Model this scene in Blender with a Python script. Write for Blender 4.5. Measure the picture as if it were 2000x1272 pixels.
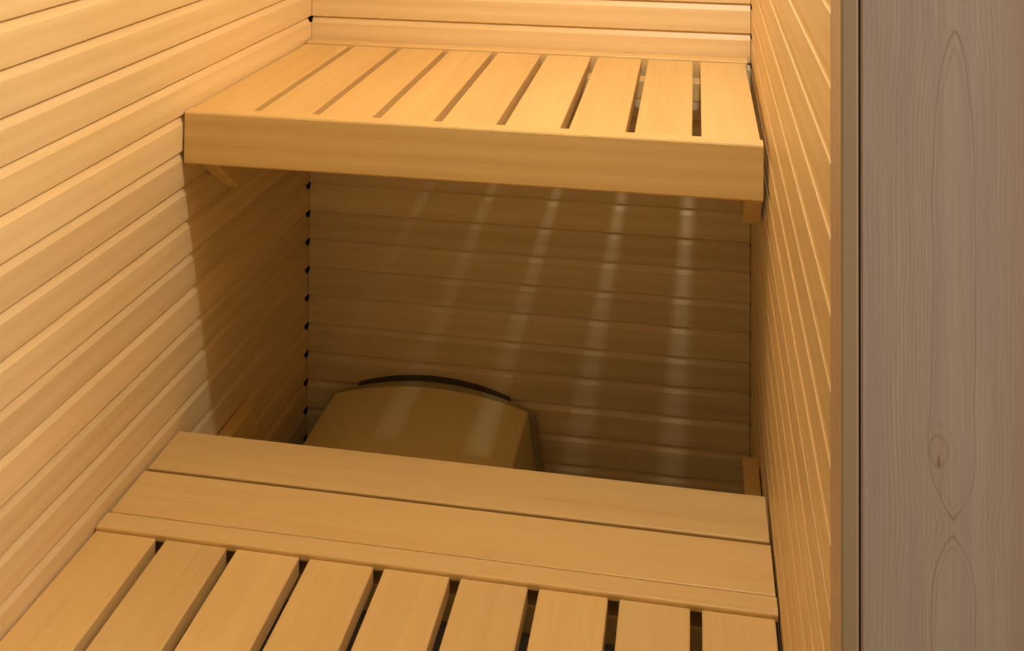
import bpy, bmesh, math, random
from mathutils import Matrix, Vector
random.seed(7)
for o in list(bpy.data.objects): bpy.data.objects.remove(o)
scene = bpy.context.scene
C = scene.collection
ZO = 1.06                      # height of the drawing's zero level above the sauna floor

# ------------------------------------------------------------------ camera
YAW, PITCH, ROLL = -0.1551, 0.0245, 0.0072
F, CX, CY = 1916.69, 1059.8, -413.2
cam = bpy.data.cameras.new('camera'); camo = bpy.data.objects.new('camera', cam); C.objects.link(camo)
cyw, syw, cp, sp, cr, sr_ = math.cos(YAW), math.sin(YAW), math.cos(PITCH), math.sin(PITCH), math.cos(ROLL), math.sin(ROLL)
right = Vector((cyw, -syw, 0)); fwd = Vector((syw*cp, cyw*cp, sp)); up = right.cross(fwd)
rr = right*cr + up*sr_; uu = -right*sr_ + up*cr
m = Matrix((rr, uu, -fwd)).transposed().to_4x4(); m.translation = Vector((0.8806, -2.1824, 0.4762 + ZO))
camo.matrix_world = m
cam.sensor_fit = 'HORIZONTAL'; cam.sensor_width = 36; cam.lens = F/2000*36
cam.shift_x = -(CX-1000)/2000; cam.shift_y = (CY-636)/2000
cam.clip_start = 0.02
scene.camera = camo

# ------------------------------------------------------------------ world, exposure
w = bpy.data.worlds.new('world'); scene.world = w; w.use_nodes = True
w.node_tree.nodes['Background'].inputs[0].default_value = (1.0, 0.81, 0.40, 1)
w.node_tree.nodes['Background'].inputs[1].default_value = 0.385
LAMP_STRENGTH = 735; LAMP_COLOR = (1.0, 1.02, 0.96)
FILL_STRENGTH = 90; FILL_COLOR = (1.0, 0.92, 0.85)  # fill light added outside the sauna for the pine casing
vs = scene.view_settings
vs.view_transform = 'Standard'; vs.look = 'None'; vs.gamma = 1; vs.exposure = 0.0; vs.use_curve_mapping = False

# ------------------------------------------------------------------ materials
class NT:
    def __init__(s, name):
        s.m = bpy.data.materials.new(name); s.m.use_nodes = True
        s.t = s.m.node_tree; s.b = s.t.nodes['Principled BSDF']
    def n(s, typ, **k):
        nd = s.t.nodes.new(typ)
        for a, v in k.items(): setattr(nd, a, v)
        return nd
    def put(s, sock, v):
        if hasattr(v, 'is_output'): s.t.links.new(v, sock)
        else: sock.default_value = v
    def math(s, op, a, b=None, c=None):
        nd = s.n('ShaderNodeMath', operation=op); s.put(nd.inputs[0], a)
        if b is not None: s.put(nd.inputs[1], b)
        if c is not None: s.put(nd.inputs[2], c)
        return nd.outputs[0]
    def mix(s, fac, a, b, mode='MIX'):
        nd = s.n('ShaderNodeMix', data_type='RGBA', blend_type=mode)
        s.put(nd.inputs[0], fac); s.put(nd.inputs[6], a if hasattr(a, 'is_output') else (*a, 1)); s.put(nd.inputs[7], b if hasattr(b, 'is_output') else (*b, 1))
        return nd.outputs[2]
    def noise(s, vec, scale, detail=3, rough=0.5, dist=0.0):
        nd = s.n('ShaderNodeTexNoise'); s.put(nd.inputs['Vector'], vec)
        nd.inputs['Scale'].default_value = scale; nd.inputs['Detail'].default_value = detail
        nd.inputs['Roughness'].default_value = rough; nd.inputs['Distortion'].default_value = dist
        return nd.outputs['Fac']
    def rng(s, v, a, b, c, d, smooth=False):
        nd = s.n('ShaderNodeMapRange', interpolation_type='SMOOTHSTEP' if smooth else 'LINEAR'); s.put(nd.inputs[0], v)
        for i, x in enumerate((a, b, c, d)): nd.inputs[i+1].default_value = x
        return nd.outputs[0]

def wood(name, light, dark, pink, rough=0.42, spec=0.4, figure=0.55):
    """Alder-like sauna timber; grain runs along the local X axis, every piece has its own cut of the grain."""
    k = NT(name)
    tc = k.n('ShaderNodeTexCoord'); oi = k.n('ShaderNodeObjectInfo')
    off = k.n('ShaderNodeCombineXYZ')
    for i, f in enumerate((37.0, 11.3, 23.9)): k.put(off.inputs[i], k.math('MULTIPLY', oi.outputs['Random'], f))
    add = k.n('ShaderNodeVectorMath', operation='ADD'); k.put(add.inputs[0], tc.outputs['Object']); k.put(add.inputs[1], off.outputs[0])
    def mp(sx, sy, sz):
        nd = k.n('ShaderNodeMapping'); nd.inputs['Scale'].default_value = (sx, sy, sz); k.put(nd.inputs['Vector'], add.outputs[0]); return nd.outputs[0]
    fine = k.noise(mp(4, 130, 130), 1.6, 3, 0.6)
    mid = k.noise(mp(1.6, 26, 26), 1.3, 4, 0.55, 0.6)
    big = k.noise(mp(1.2, 5, 5), 1.2, 2, 0.5, 0.8)
    flow = k.n('ShaderNodeTexWave', wave_type='BANDS', bands_direction='Z', wave_profile='SIN')
    k.put(flow.inputs['Vector'], mp(0.9, 14, 14)); flow.inputs['Scale'].default_value = 0.7
    flow.inputs['Distortion'].default_value = 5.0; flow.inputs['Detail'].default_value = 2.0; flow.inputs['Detail Scale'].default_value = 0.7
    g = k.math('ADD', k.math('MULTIPLY', fine, 0.35), k.math('MULTIPLY', mid, 0.45))
    g = k.math('ADD', g, k.math('MULTIPLY', flow.outputs['Fac'], 0.2))
    streak = k.rng(k.noise(mp(2.2, 60, 60), 1.0, 2, 0.5, 0.4), 0.60, 0.74, 0.0, 0.24)
    g = k.math('ADD', g, k.math('MULTIPLY', streak, k.rng(big, 0.42, 0.6, 0.0, 1.0)))
    fac = k.rng(g, 0.34, 0.68, 0.0, 1.0)
    c1 = k.mix(k.math('MULTIPLY', fac, figure), light, dark)
    rnd2 = k.math('FRACT', k.math('MULTIPLY', oi.outputs['Random'], 17.31))
    c2 = k.mix(k.math('MULTIPLY', k.math('ADD', k.math('MULTIPLY', big, 0.7), k.math('MULTIPLY', rnd2, 0.5)), 0.55), c1, pink)
    hv = k.n('ShaderNodeHueSaturation'); k.put(hv.inputs['Color'], c2)
    k.put(hv.inputs['Value'], k.rng(k.math('FRACT', k.math('MULTIPLY', oi.outputs['Random'], 5.77)), 0, 1, 0.93, 1.06))
    k.put(k.b.inputs['Base Color'], hv.outputs[0])
    k.put(k.b.inputs['Roughness'], k.rng(mid, 0.3, 0.7, rough-0.05, rough+0.08))
    k.b.inputs['Specular IOR Level'].default_value = spec
    bp = k.n('ShaderNodeBump'); bp.inputs['Strength'].default_value = 0.06; bp.inputs['Distance'].default_value = 0.001
    k.put(bp.inputs['Height'], fine); k.put(k.b.inputs['Normal'], bp.outputs[0])
    return k.m

M_WALL = wood('panel_wood', (0.87, 0.665, 0.375), (0.70, 0.475, 0.20), (0.85, 0.62, 0.345), 0.40, 0.4, 0.65)
M_BENCH = wood('bench_wood', (0.80, 0.57, 0.235), (0.66, 0.43, 0.145), (0.80, 0.545, 0.265), 0.45, 0.35, 0.8)
M_JAMB = wood('jamb_wood', (0.60, 0.44, 0.31), (0.45, 0.30, 0.18), (0.57, 0.41, 0.31), 0.5, 0.35, 0.5)

def plain(name, col, rough=0.5, metal=0.0, emit=None, strength=0, grain=0.0):
    k = NT(name)
    if grain:
        tc = k.n('ShaderNodeTexCoord')
        f = k.noise(tc.outputs['Object'], 60, 3)
        k.put(k.b.inputs['Base Color'], k.mix(k.math('MULTIPLY', f, grain), col, tuple(x*0.7 for x in col)))
    else: k.b.inputs['Base Color'].default_value = (*col, 1)
    k.b.inputs['Roughness'].default_value = rough; k.b.inputs['Metallic'].default_value = metal
    if emit:
        k.b.inputs['Emission Color'].default_value = (*emit, 1); k.b.inputs['Emission Strength'].default_value = strength
    return k.m

def pine_material():
    """Planed pine: nested growth-ring arches, straight side grain and one knot (object coordinates, X across, Z along)."""
    k = NT('pine_casing_wood')
    tc = k.n('ShaderNodeTexCoord'); sx = k.n('ShaderNodeSeparateXYZ'); k.put(sx.inputs[0], tc.outputs['Object'])
    x, z = sx.outputs[0], sx.outputs[2]
    def noise2(ax, az, seed, detail=2):
        cv = k.n('ShaderNodeCombineXYZ'); k.put(cv.inputs[0], k.math('MULTIPLY', x, ax)); k.put(cv.inputs[2], k.math('MULTIPLY', z, az)); cv.inputs[1].default_value = seed
        return k.math('SUBTRACT', k.noise(cv.outputs[0], 1.0, detail), 0.5)
    XC, KX, KZ = 1.080, 1.0685, -0.0174 + ZO
    def gauss(v, c, s):
        d = k.math('DIVIDE', k.math('SUBTRACT', v, c), s)
        return k.math('EXPONENT', k.math('MULTIPLY', k.math('MULTIPLY', d, d), -1.0))
    # knot field
    kx = k.math('DIVIDE', k.math('SUBTRACT', x, KX), 0.0070); kz = k.math('DIVIDE', k.math('SUBTRACT', z, KZ), 0.0115)
    kr = k.math('SQRT', k.math('ADD', k.math('MULTIPLY', kx, kx), k.math('MULTIPLY', kz, kz)))
    kpush = k.math('EXPONENT', k.math('MULTIPLY', k.math('MULTIPLY', kr, kr), -0.22))
    # heart line wanders slowly along the board
    ww = k.math('ADD', k.math('MULTIPLY', noise2(0, 7, 1.7), 0.7), k.math('MULTIPLY', noise2(18, 7, 4.1), 0.6))
    xr = k.math('SUBTRACT', k.math('SUBTRACT', x, XC), k.math('MULTIPLY', ww, 0.010))
    side = k.math('SIGN', k.math('SUBTRACT', x, KX))
    xr = k.math('ADD', xr, k.math('MULTIPLY', k.math('MULTIPLY', side, kpush), -0.0045))
    ax = k.math('SQRT', k.math('ADD', k.math('MULTIPLY', xr, xr), 0.000004))
    top = k.rng(z, 0.31 + ZO, 0.16 + ZO, 0.0, 1.0, True)
    top = k.math('POWER', top, 0.45)
    pinch = k.math('SUBTRACT', 1.0, gauss(z, -0.075 + ZO, 0.030))
    half = k.math('MULTIPLY', k.math('MULTIPLY', top, pinch), 0.042)
    phi = k.math('SUBTRACT', ax, k.math('MULTIPLY', half, k.math('EXPONENT', k.math('MULTIPLY', ax, -60.0))))
    # strong latewood line of the arch, then finer lines outward
    arch = gauss(phi, 0.0, 0.0011)
    arch2 = k.math('MULTIPLY', gauss(phi, -0.0065, 0.0016), 0.25)
    spac = k.math('ADD', k.math('DIVIDE', phi, 0.0040), k.math('MULTIPLY', noise2(160, 5, 9.0), 0.8))
    wv = k.math('FRACT', spac)
    line = k.math('POWER', wv, 3.0)
    outer = k.rng(phi, 0.001, 0.006, 0.0, 1.0)
    line = k.math('MULTIPLY', k.math('MULTIPLY', line, outer), k.rng(noise2(60, 6, 3.3), -0.25, 0.25, 0.25, 1.0))
    fine = noise2(900, 14, 5.5, 3)
    blot = noise2(75, 5, 7.7, 3)
    tot = k.math('ADD', k.math('MULTIPLY', arch, 0.68), arch2)
    tot = k.math('ADD', tot, k.math('MULTIPLY', line, 0.55))
    tot = k.math('ADD', tot, k.math('MULTIPLY', fine, 0.8))
    col = k.mix(k.rng(tot, -0.1, 1.0, 0.0, 1.0), (0.70, 0.575, 0.54), (0.37, 0.22, 0.145))
    col = k.mix(k.rng(blot, -0.2, 0.25, 0.0, 0.9), col, (0.59, 0.435, 0.44))
    # warm band along the outer edge, sapwood colour
    col = k.mix(k.rng(x, 1.095, 1.138, 0.0, 0.45, True), col, (0.52, 0.33, 0.24))
    # knot
    ring = gauss(kr, 1.0, 0.16); ring2 = gauss(kr, 1.75, 0.2)
    inn = k.rng(kr, 0.7, 1.05, 1.0, 0.0)
    col = k.mix(k.math('MULTIPLY', inn, 0.6), col, (0.64, 0.43, 0.37))
    col = k.mix(k.math('MULTIPLY', ring, 0.4), col, (0.40, 0.24, 0.17))
    col = k.mix(k.math('MULTIPLY', ring2, 0.12), col, (0.45, 0.28, 0.18))
    cx_ = k.math('DIVIDE', k.math('SUBTRACT', x, KX), 0.0009); cz_ = k.math('DIVIDE', k.math('SUBTRACT', z, KZ-0.0085), 0.0045)
    crack = k.math('EXPONENT', k.math('MULTIPLY', k.math('ADD', k.math('MULTIPLY', cx_, cx_), k.math('MULTIPLY', cz_, cz_)), -1.0))
    col = k.mix(k.math('MULTIPLY', crack, 0.75), col, (0.22, 0.10, 0.06))
    k.put(k.b.inputs['Base Color'], col); k.b.inputs['Roughness'].default_value = 0.6
    k.b.inputs['Specular IOR Level'].default_value = 0.25
    bp = k.n('ShaderNodeBump'); bp.inputs['Strength'].default_value = 0.1; bp.inputs['Distance'].default_value = 0.0008
    k.put(bp.inputs['Height'], k.math('MULTIPLY', tot, -1.0)); k.put(k.b.inputs['Normal'], bp.outputs[0])
    return k.m

M_PINE = pine_material()
M_DARKWALL = plain('panel_backing', (0.10, 0.055, 0.02), 0.9, grain=0.5)
M_FLOOR = plain('floor_stone', (0.06, 0.042, 0.028), 0.6, grain=0.6)
M_PLASTER = plain('plaster', (0.55, 0.52, 0.48), 0.9, grain=0.2)
M_HEATER = plain('heater_enamel', (0.95, 0.80, 0.42), 0.36, 0.1, grain=0.03)
M_RIM = plain('heater_rim', (0.46, 0.40, 0.22), 0.5, 0.0, grain=0.2)
M_GAP_SHADE = plain('heater_gap_shade', (0.07, 0.05, 0.02), 0.8)  # near-black colour replaces the shade in the gap behind the heater
M_STEEL = plain('screw_steel', (0.55, 0.5, 0.45), 0.35, 1.0)

# ------------------------------------------------------------------ helpers
def link(o, parent=None):
    C.objects.link(o)
    if parent is not None: o.parent = parent
    return o
def mesh_obj(name, me, mat, parent=None, mw=None):
    if mat and not me.materials: me.materials.append(mat)
    o = bpy.data.objects.new(name, me); link(o, parent)
    if mw is not None: o.matrix_local = mw
    return o
def tag(o, label=None, cat=None, group=None, kind=None):
    for kk, v in (('label', label), ('category', cat), ('group', group), ('kind', kind)):
        if v: o[kk] = v
    return o
def empty(name, loc=(0, 0, 0)):
    o = bpy.data.objects.new(name, None); C.objects.link(o); o.location = loc; o.empty_display_size = 0.05
    return o
def prism(name, prof, x0, x1):
    """extrude a (y,z) profile along X; profile runs counter-clockwise seen from +X"""
    n = len(prof)
    v = [(x0, a, b) for a, b in prof] + [(x1, a, b) for a, b in prof]
    f = [tuple(range(n))[::-1], tuple(range(n, 2*n))] + [(i, (i+1) % n, (i+1) % n + n, i+n) for i in range(n)]
    me = bpy.data.meshes.new(name); me.from_pydata(v, [], f)
    bm = bmesh.new(); bm.from_mesh(me); bmesh.ops.recalc_face_normals(bm, faces=bm.faces); bm.to_mesh(me); bm.free()
    return me
def board_profile(y0, y1, z0, z1, c=0.002, cb=None):
    """rectangle with chamfered long edges (c on top, cb below)"""
    cb = c if cb is None else cb
    h = c*0.35
    return [(y0, z0+cb), (y0+cb, z0), (y1-cb, z0), (y1, z0+cb), (y1, z1-c), (y1-h, z1-h), (y1-c, z1), (y0+c, z1), (y0+h, z1-h), (y0, z1-c)]
def board(name, L, wdt, t, mat, parent, mw, c=0.002):
    """board lying along local X from 0 to L, width in Y from 0 to wdt, top at z=0"""
    return mesh_obj(name, prism(name, board_profile(0, wdt, -t, 0, c), 0, L), mat, parent, mw)
def frame(X, Y, Z, loc):
    mm = Matrix((Vector(X).normalized(), Vector(Y).normalized(), Vector(Z).normalized())).transposed().to_4x4()
    mm.translation = Vector(loc); return mm
def box(name, x0, x1, y0, y1, z0, z1, mat, parent=None, bev=0.0):
    bm = bmesh.new(); bmesh.ops.create_cube(bm, size=1)
    for v in bm.verts:
        v.co = Vector((x0 if v.co.x < 0 else x1, y0 if v.co.y < 0 else y1, z0 if v.co.z < 0 else z1))
    if bev: bmesh.ops.bevel(bm, geom=bm.edges[:], offset=bev, segments=2, affect='EDGES', profile=0.5)
    me = bpy.data.meshes.new(name); bm.to_mesh(me); bm.free()
    return mesh_obj(name, me, mat, parent)

# ------------------------------------------------------------------ setting
P = 0.0640                                   # panel pitch
S_L, T_L = 0.0206, 0.0077                    # the side panelling is a touch out of square
S_R = 0.0037
Y_FRONT = -1.308
Z_FLOOR, Z_CEIL = 0.0, 2.22
def xl(y): return S_L*y
def xr(y): return 1 + S_R*y

tag(box('floor', -0.6, 2.9, -3.4, 0.1, -0.05, 0.0, M_FLOOR), kind='structure')
tag(box('ceiling', -0.2, 1.16, Y_FRONT, 0.1, Z_CEIL, Z_CEIL+0.05, M_WALL), kind='structure')
wb = tag(box('wall_back', -0.10, 1.12, 0.0145, 0.06, 0, Z_CEIL, M_DARKWALL), kind='structure')
wl = tag(box('wall_left', -0.08, -0.0145-0.0278, Y_FRONT, 0.0135, 0, Z_CEIL, M_DARKWALL), kind='structure')
wr = tag(box('wall_right', 1.0165, 1.06, Y_FRONT, 0.0135, 0, Z_CEIL, M_DARKWALL), kind='structure')

def plank_mesh(x0, x1):
    p = P
    prof = [(0.0, 0.0014), (0.0010, 0.0002), (0.0068, 0.0), (0.0068, 0.0058), (0.0135, 0.0058), (0.0135, p+0.0045), (0.0072, p+0.0045),
            (0.0072, p-0.0020), (0.0058, p-0.0036), (0.0008, p-0.0135), (0.0, p-0.0152)]
    return prism('plank', [(a, b) for a, b in prof], x0, x1)
me_b = plank_mesh(0.0012, 0.9990); me_l = plank_mesh(-1.306, 0.0135); me_r = plank_mesh(-0.0135, 1.3075)
for v in me_l.vertices:                      # panel edges stop short of the corner and leave small dark holes
    if v.co.x > 0 and v.co.z > P-0.0145: v.co.x = -0.0085
k0, k1 = -16, 18
for kk in range(k0, k1):
    z = kk*P + ZO
    if z < 0.0 or z + P + 0.006 > Z_CEIL: continue
    mesh_obj('plank', me_b, M_WALL, wb, Matrix.Translation((0, 0, z)))
    if z > 0.0: mesh_obj('plank', me_l, M_WALL, wl, frame((S_L, 1, -T_L), (-1, S_L, 0), (0, 0, 1), (0, 0, z)))
    mesh_obj('plank', me_r, M_WALL, wr, frame((-S_R, -1, 0), (1, -S_R, 0), (0, 0, 1), (1, 0, z)))

# door frame: jamb post, pine casing, front wall of the adjoining room
def vertical_board(name, x0, x1, y0, y1, z0, z1, mat, c=0.002):
    me = prism(name, [(a, b) for a, b in board_profile(0, x1-x0, -(y1-y0), 0, c)], 0, z1-z0)
    # local X up, local Y across (+x), local Z towards the viewer (-y)
    return mesh_obj(name, me, mat, None, Matrix(((0, 1, 0, x0), (0, 0, -1, y0), (1, 0, 0, z0), (0, 0, 0, 1))))
JY = -1.370
jamb = tag(vertical_board('trim_1', 0.9950, 1.0088, JY, Y_FRONT-0.0005, 0.0, 2.10, M_JAMB), 'narrow upright door jamb strip at the end of the panelled wall', kind='structure')
me = prism('casing', board_profile(1.0106, 1.150, JY+0.001, JY+0.03, 0.0015), 0, 2.14)
for v in me.vertices: v.co = Vector((v.co.y, v.co.z, v.co.x))
pine = tag(mesh_obj('trim_2', me, M_PINE), 'wide grey-brown pine door casing with a knot', kind='structure')
tag(box('trim_3', -0.075, 1.0088, JY, Y_FRONT-0.0005, 2.1005, 2.14, M_JAMB), kind='structure')
tag(box('wall_front', 1.1505, 2.6, JY+0.004, JY+0.05, 0, 2.45, M_PLASTER), kind='structure')
tag(box('trim_4', -0.075, -0.0295, JY, Y_FRONT-0.0005, 0, 2.10, M_JAMB), kind='structure')
tag(box('wall_front_left', -0.6, -0.0755, JY+0.004, JY+0.05, 0, 2.45, M_PLASTER), kind='structure')
tag(box('ceiling_outside', -0.6, 2.9, -3.4, JY+0.06, 2.4505, 2.50, M_PLASTER), kind='structure')

# ------------------------------------------------------------------ upper bench
ZU = -0.0546 + ZO; YU = -0.5579
ub = tag(empty('upper_bench', (0.5, -0.28, ZU-0.08)), 'high slatted wooden bench with a deep plain front board', 'bench')
def W(px, py, pz, par): return Matrix.Translation((px-par.location.x, py-par.location.y, pz-par.location.z))
def along_x(name, x0, x1, y0, y1, z1, t, par, c=0.002, mat=M_BENCH):
    return board(name, x1-x0, y1-y0, t, mat, par, W(x0, y0, z1, par), c)
RZ90 = Matrix.Rotation(math.pi/2, 4, 'Z')
def along_y(name, x0, x1, y0, y1, z1, t, par, c=0.002, mat=M_BENCH, xl_front=None):
    """board with its length along Y; local X -> +y, local Y -> -x"""
    me = prism(name, board_profile(0, x1-x0, -t, 0, c), 0, y1-y0)
    if xl_front is not None:                 # scribed to the wall: outer edge leans out towards the front
        for v in me.vertices:
            if v.co.x < 1e-6 and v.co.y > (x1-x0)*0.5: v.co.y += x0 - xl_front
    return mesh_obj(name, me, mat, par, W(x1, y0, z1, par) @ RZ90)
along_x('front_board', xl(YU)+0.0042, 0.9896, YU, YU+0.028, ZU, 0.0922, ub, 0.0035)
along_x('back_rail', 0.0030, 0.9905, -0.034, -0.002, ZU+0.0030, 0.05, ub, 0.0025)
g = 0.0148
for i in range(9):
    a = 0.0025 if i == 0 else 0.1043 + 0.1103*(i-1) + g
    b = 0.1043 + 0.1103*i if i < 8 else 0.9865
    along_y('slat', a, b, YU+0.0288, -0.0375, ZU-0.0014, 0.027, ub, 0.0016, xl_front=(xl(YU)+0.005 if i == 0 else None))
along_x('batten', 0.036, 0.955, -0.105, -0.065, ZU-0.0285, 0.04, ub)
along_x('batten', 0.036, 0.955, YU+0.05, YU+0.09, ZU-0.0285, 0.04, ub)

# brackets of the upper bench: boards on edge with a slanted front end
def bracket(name, x0, x1, lean, label):
    e = [(-0.115, ZU-0.0695), (-0.5275, ZU-0.0695), (-0.5275, ZU-0.088), (-0.405, ZU-0.188), (-0.012, ZU-0.188), (-0.012, ZU-0.0695)]
    n = len(e); v = [(x0+lean*y, y, z) for y, z in e] + [(x1+lean*y, y, z) for y, z in e]
    f = [tuple(range(n)), tuple(range(n, 2*n))] + [(i, (i+1) % n, (i+1) % n+n, i+n) for i in range(n)]
    # local X along the length so that the grain follows it
    org = Vector(((x0+x1)/2, -0.3, ZU-0.13))
    me = bpy.data.meshes.new(name); me.from_pydata([(a[1]-org.y, -(a[0]-org.x), a[2]-org.z) for a in v], [], f)
    bm = bmesh.new(); bm.from_mesh(me); bmesh.ops.recalc_face_normals(bm, faces=bm.faces)
    bmesh.ops.bevel(bm, geom=bm.edges[:], offset=0.0012, segments=1, affect='EDGES'); bm.to_mesh(me); bm.free()
    return tag(mesh_obj(name, me, M_BENCH, None, Matrix.Translation(org) @ RZ90), label, 'bracket', 'brackets under the high bench')
bracket('support_bracket', 0.0008, 0.032, S_L, 'slant-ended wooden bracket under the high bench, on the wall beside the heater')
bracket('support_bracket', 0.9655, 0.9945, S_R, 'slant-ended wooden bracket under the high bench, on the wall leading to the door jamb')

# ------------------------------------------------------------------ lower bench
ZL = -0.6088 + ZO
Y1, Y2, Y3, Y4, Y5, Y6 = -0.5571, -0.6559, -0.6621, -0.7587, -0.7605, -0.7926
lb = tag(empty('lower_bench', (0.5, -0.9, ZL-0.06)), 'low slatted wooden bench with two cross boards at its heater side', 'bench')
along_x('cross_board', xl(Y1)+0.0041, 0.9925, Y2, Y1, ZL, 0.027, lb, 0.0022)
along_x('cross_board', xl(Y3)+0.0041, 0.9935, Y4, Y3, ZL, 0.027, lb, 0.0022)
along_x('rail', xl(Y5)+0.0038, 0.9945, Y6, Y5, ZL+0.001, 0.0125, lb, 0.0025)
YE = -1.25
gl = 0.0158
for i in range(9):
    a = xl(Y6)+0.004 if i == 0 else 0.0856 + 0.1130*(i-1) + gl
    b = 0.0856 + 0.1130*i if i < 8 else 0.9905
    along_y('slat', a, b, YE+0.0305, Y6-0.0006, ZL-0.0055, 0.027, lb, 0.0018, xl_front=(xl(YE)+0.004 if i == 0 else None))
along_x('front_board', xl(YE)+0.004, 0.9905, YE, YE+0.03, ZL, 0.0922, lb, 0.0022)
along_x('batten', 0.036, 0.955, Y6+0.003, Y6+0.030, ZL-0.0330, 0.04, lb)
along_x('batten', 0.036, 0.955, YE+0.06, YE+0.10, ZL-0.033, 0.04, lb)
along_y('side_rail', 0.008, 0.036, YE+0.0305, Y1-0.006, ZL-0.0275, 0.0635, lb)
along_y('side_rail', 0.9560, 0.9840, YE+0.0305, Y1-0.006, ZL-0.0275, 0.0635, lb)
ZC = -0.7005 + ZO
for x0, x1, lean, lab in ((0.0012, 0.030, S_L, 'horizontal wooden cleat under the low bench, on the wall beside the heater'),
                          (0.9700, 0.9980, S_R, 'horizontal wooden cleat under the low bench, on the wall leading to the door jamb')):
    L = 0.925; y0 = -1.2455
    me = prism('support_cleat', board_profile(0, x1-x0, -0.075, 0, 0.0015), 0, L)
    o = mesh_obj('support_cleat', me, M_BENCH, None, frame((lean, 1, 0), (-1, lean, 0), (0, 0, 1), (x1 + lean*y0, y0, ZC)))
    tag(o, lab, 'cleat', 'cleats under the low bench')

# ------------------------------------------------------------------ heater below the high bench
ht = tag(empty('sauna_heater', (0.3, -0.10, 0.0)), 'beige metal sauna heater with an arched top, against the back wall', 'heater')
def arch(x, xc, hw, z_edge, rise):
    t = (x-xc)/hw; return z_edge + rise*(1-t*t)
def arched_body(name, xa, xb, z_edge_a, z_edge_b, rise, y0, y1, flare, zbot, mat, bev=0.0):
    n = 20; top = []
    for i in range(n+1):
        t = i/n; x = xa + (xb-xa)*t
        top.append((x, z_edge_a + (z_edge_b-z_edge_a)*t + rise*(1-(2*t-1)**2)))
    prof = top + [(xb+flare, zbot), (xa-flare, zbot)]
    nn = len(prof)
    v = [(x-0.3, y0+0.10, z) for x, z in prof] + [(x-0.3, y1+0.10, z) for x, z in prof]
    f = [tuple(range(nn)), tuple(range(nn, 2*nn))] + [(i, (i+1) % nn, (i+1) % nn+nn, i+nn) for i in range(nn)]
    me = bpy.data.meshes.new(name); me.from_pydata(v, [], f)
    bm = bmesh.new(); bm.from_mesh(me); bmesh.ops.recalc_face_normals(bm, faces=bm.faces)
    if bev:
        es = [e for e in bm.edges if e.calc_face_angle(0) > 0.6]
        bmesh.ops.bevel(bm, geom=es, offset=bev, segments=2, affect='EDGES')
    for fc in bm.faces: fc.smooth = True
    bm.to_mesh(me); bm.free()
    o = mesh_obj(name, me, mat, ht)
    me.set_sharp_from_angle(angle=math.radians(35))
    return o
ZB = 0.03
arched_body('hood', 0.079, 0.522, -0.8385+ZO, -0.8365+ZO, 0.0330, -0.34, -0.030, 0.030, ZB, M_HEATER, 0.002)
arched_body('back_flange', 0.070, 0.533, -0.8470+ZO, -0.8465+ZO, 0.0440, -0.0295, -0.012, 0.034, ZB, M_RIM, 0.001)
arched_body('gap_shade_plate', 0.128, 0.476, -0.8245+ZO, -0.8255+ZO, 0.0290, -0.0115, -0.001, -0.02, ZB+0.02, M_GAP_SHADE)  # dark plate stands in for the shaded gap between flange and wall
for sx_ in (0.09, 0.51):
    for sy_ in (-0.31, -0.06):
        fo = box('foot', sx_-0.3-0.015, sx_-0.3+0.015, sy_+0.1-0.015, sy_+0.1+0.015, 0.0005, ZB-0.0005, M_RIM, ht, 0.002)

# ------------------------------------------------------------------ lamps
def lathe(name, prof, seg, mat, parent, mw):
    v = []; f = []
    for r, h in prof:
        for i in range(seg):
            a = 2*math.pi*i/seg; v.append((r*math.cos(a), r*math.sin(a), h))
    for j in range(len(prof)-1):
        for i in range(seg): f.append((j*seg+i, j*seg+(i+1) % seg, (j+1)*seg+(i+1) % seg, (j+1)*seg+i))
    f.append(tuple(range(seg))[::-1]); f.append(tuple(range((len(prof)-1)*seg, len(prof)*seg)))
    me = bpy.data.meshes.new(name); me.from_pydata(v, [], f)
    for p_ in me.polygons: p_.use_smooth = True
    bm = bmesh.new(); bm.from_mesh(me); bmesh.ops.recalc_face_normals(bm, faces=bm.faces); bm.to_mesh(me); bm.free()
    return mesh_obj(name, me, mat, parent, mw)
LX, LY, LZ = 0.958, -0.803, 0.885 + ZO
M_LAMP = plain('lamp_glow', (1, 1, 1), 0.4, 0, LAMP_COLOR, LAMP_STRENGTH)
M_CERAMIC = plain('lamp_ceramic', (0.75, 0.70, 0.62), 0.4)
wlamp = tag(empty('wall_lamp', (xr(LY)-0.001, LY, LZ)), 'small round glass wall lamp on the panelled wall above the benches', 'lamp')
ROT = Matrix.Rotation(-math.pi/2, 4, 'Y')      # local Z -> -x, into the room
lathe('lamp_base', [(0.030, 0.0), (0.030, 0.006), (0.020, 0.012), (0.014, 0.014), (0.014, 0.0165)], 24, M_CERAMIC, wlamp, ROT)
globe = [(max(0.0015, 0.030*math.sin(math.pi*i/12)), 0.056 - 0.036*math.cos(math.pi*i/12)) for i in range(13)]
lg = lathe('lamp_globe', globe, 24, M_LAMP, wlamp, ROT)
for v in lg.data.vertices: v.co.y *= 0.58          # flat oval glass

M_FILL = plain('casing_fill_glow', (1, 1, 1), 0.4, 0, FILL_COLOR, FILL_STRENGTH)
rl = tag(empty('casing_fill_lamp', (2.15, -1.95, 2.45)), 'round flat fill light, out of view, added to brighten the pine casing', 'lamp')  # added lamp, out of view, placed to light the casing but spare the sauna
lathe('fill_housing', [(0.15, -0.0005), (0.15, -0.02), (0.145, -0.025)], 32, M_CERAMIC, rl, Matrix.Identity(4))
lathe('fill_diffuser', [(0.14, -0.0255), (0.14, -0.04), (0.12, -0.05)], 32, M_FILL, rl, Matrix.Identity(4))
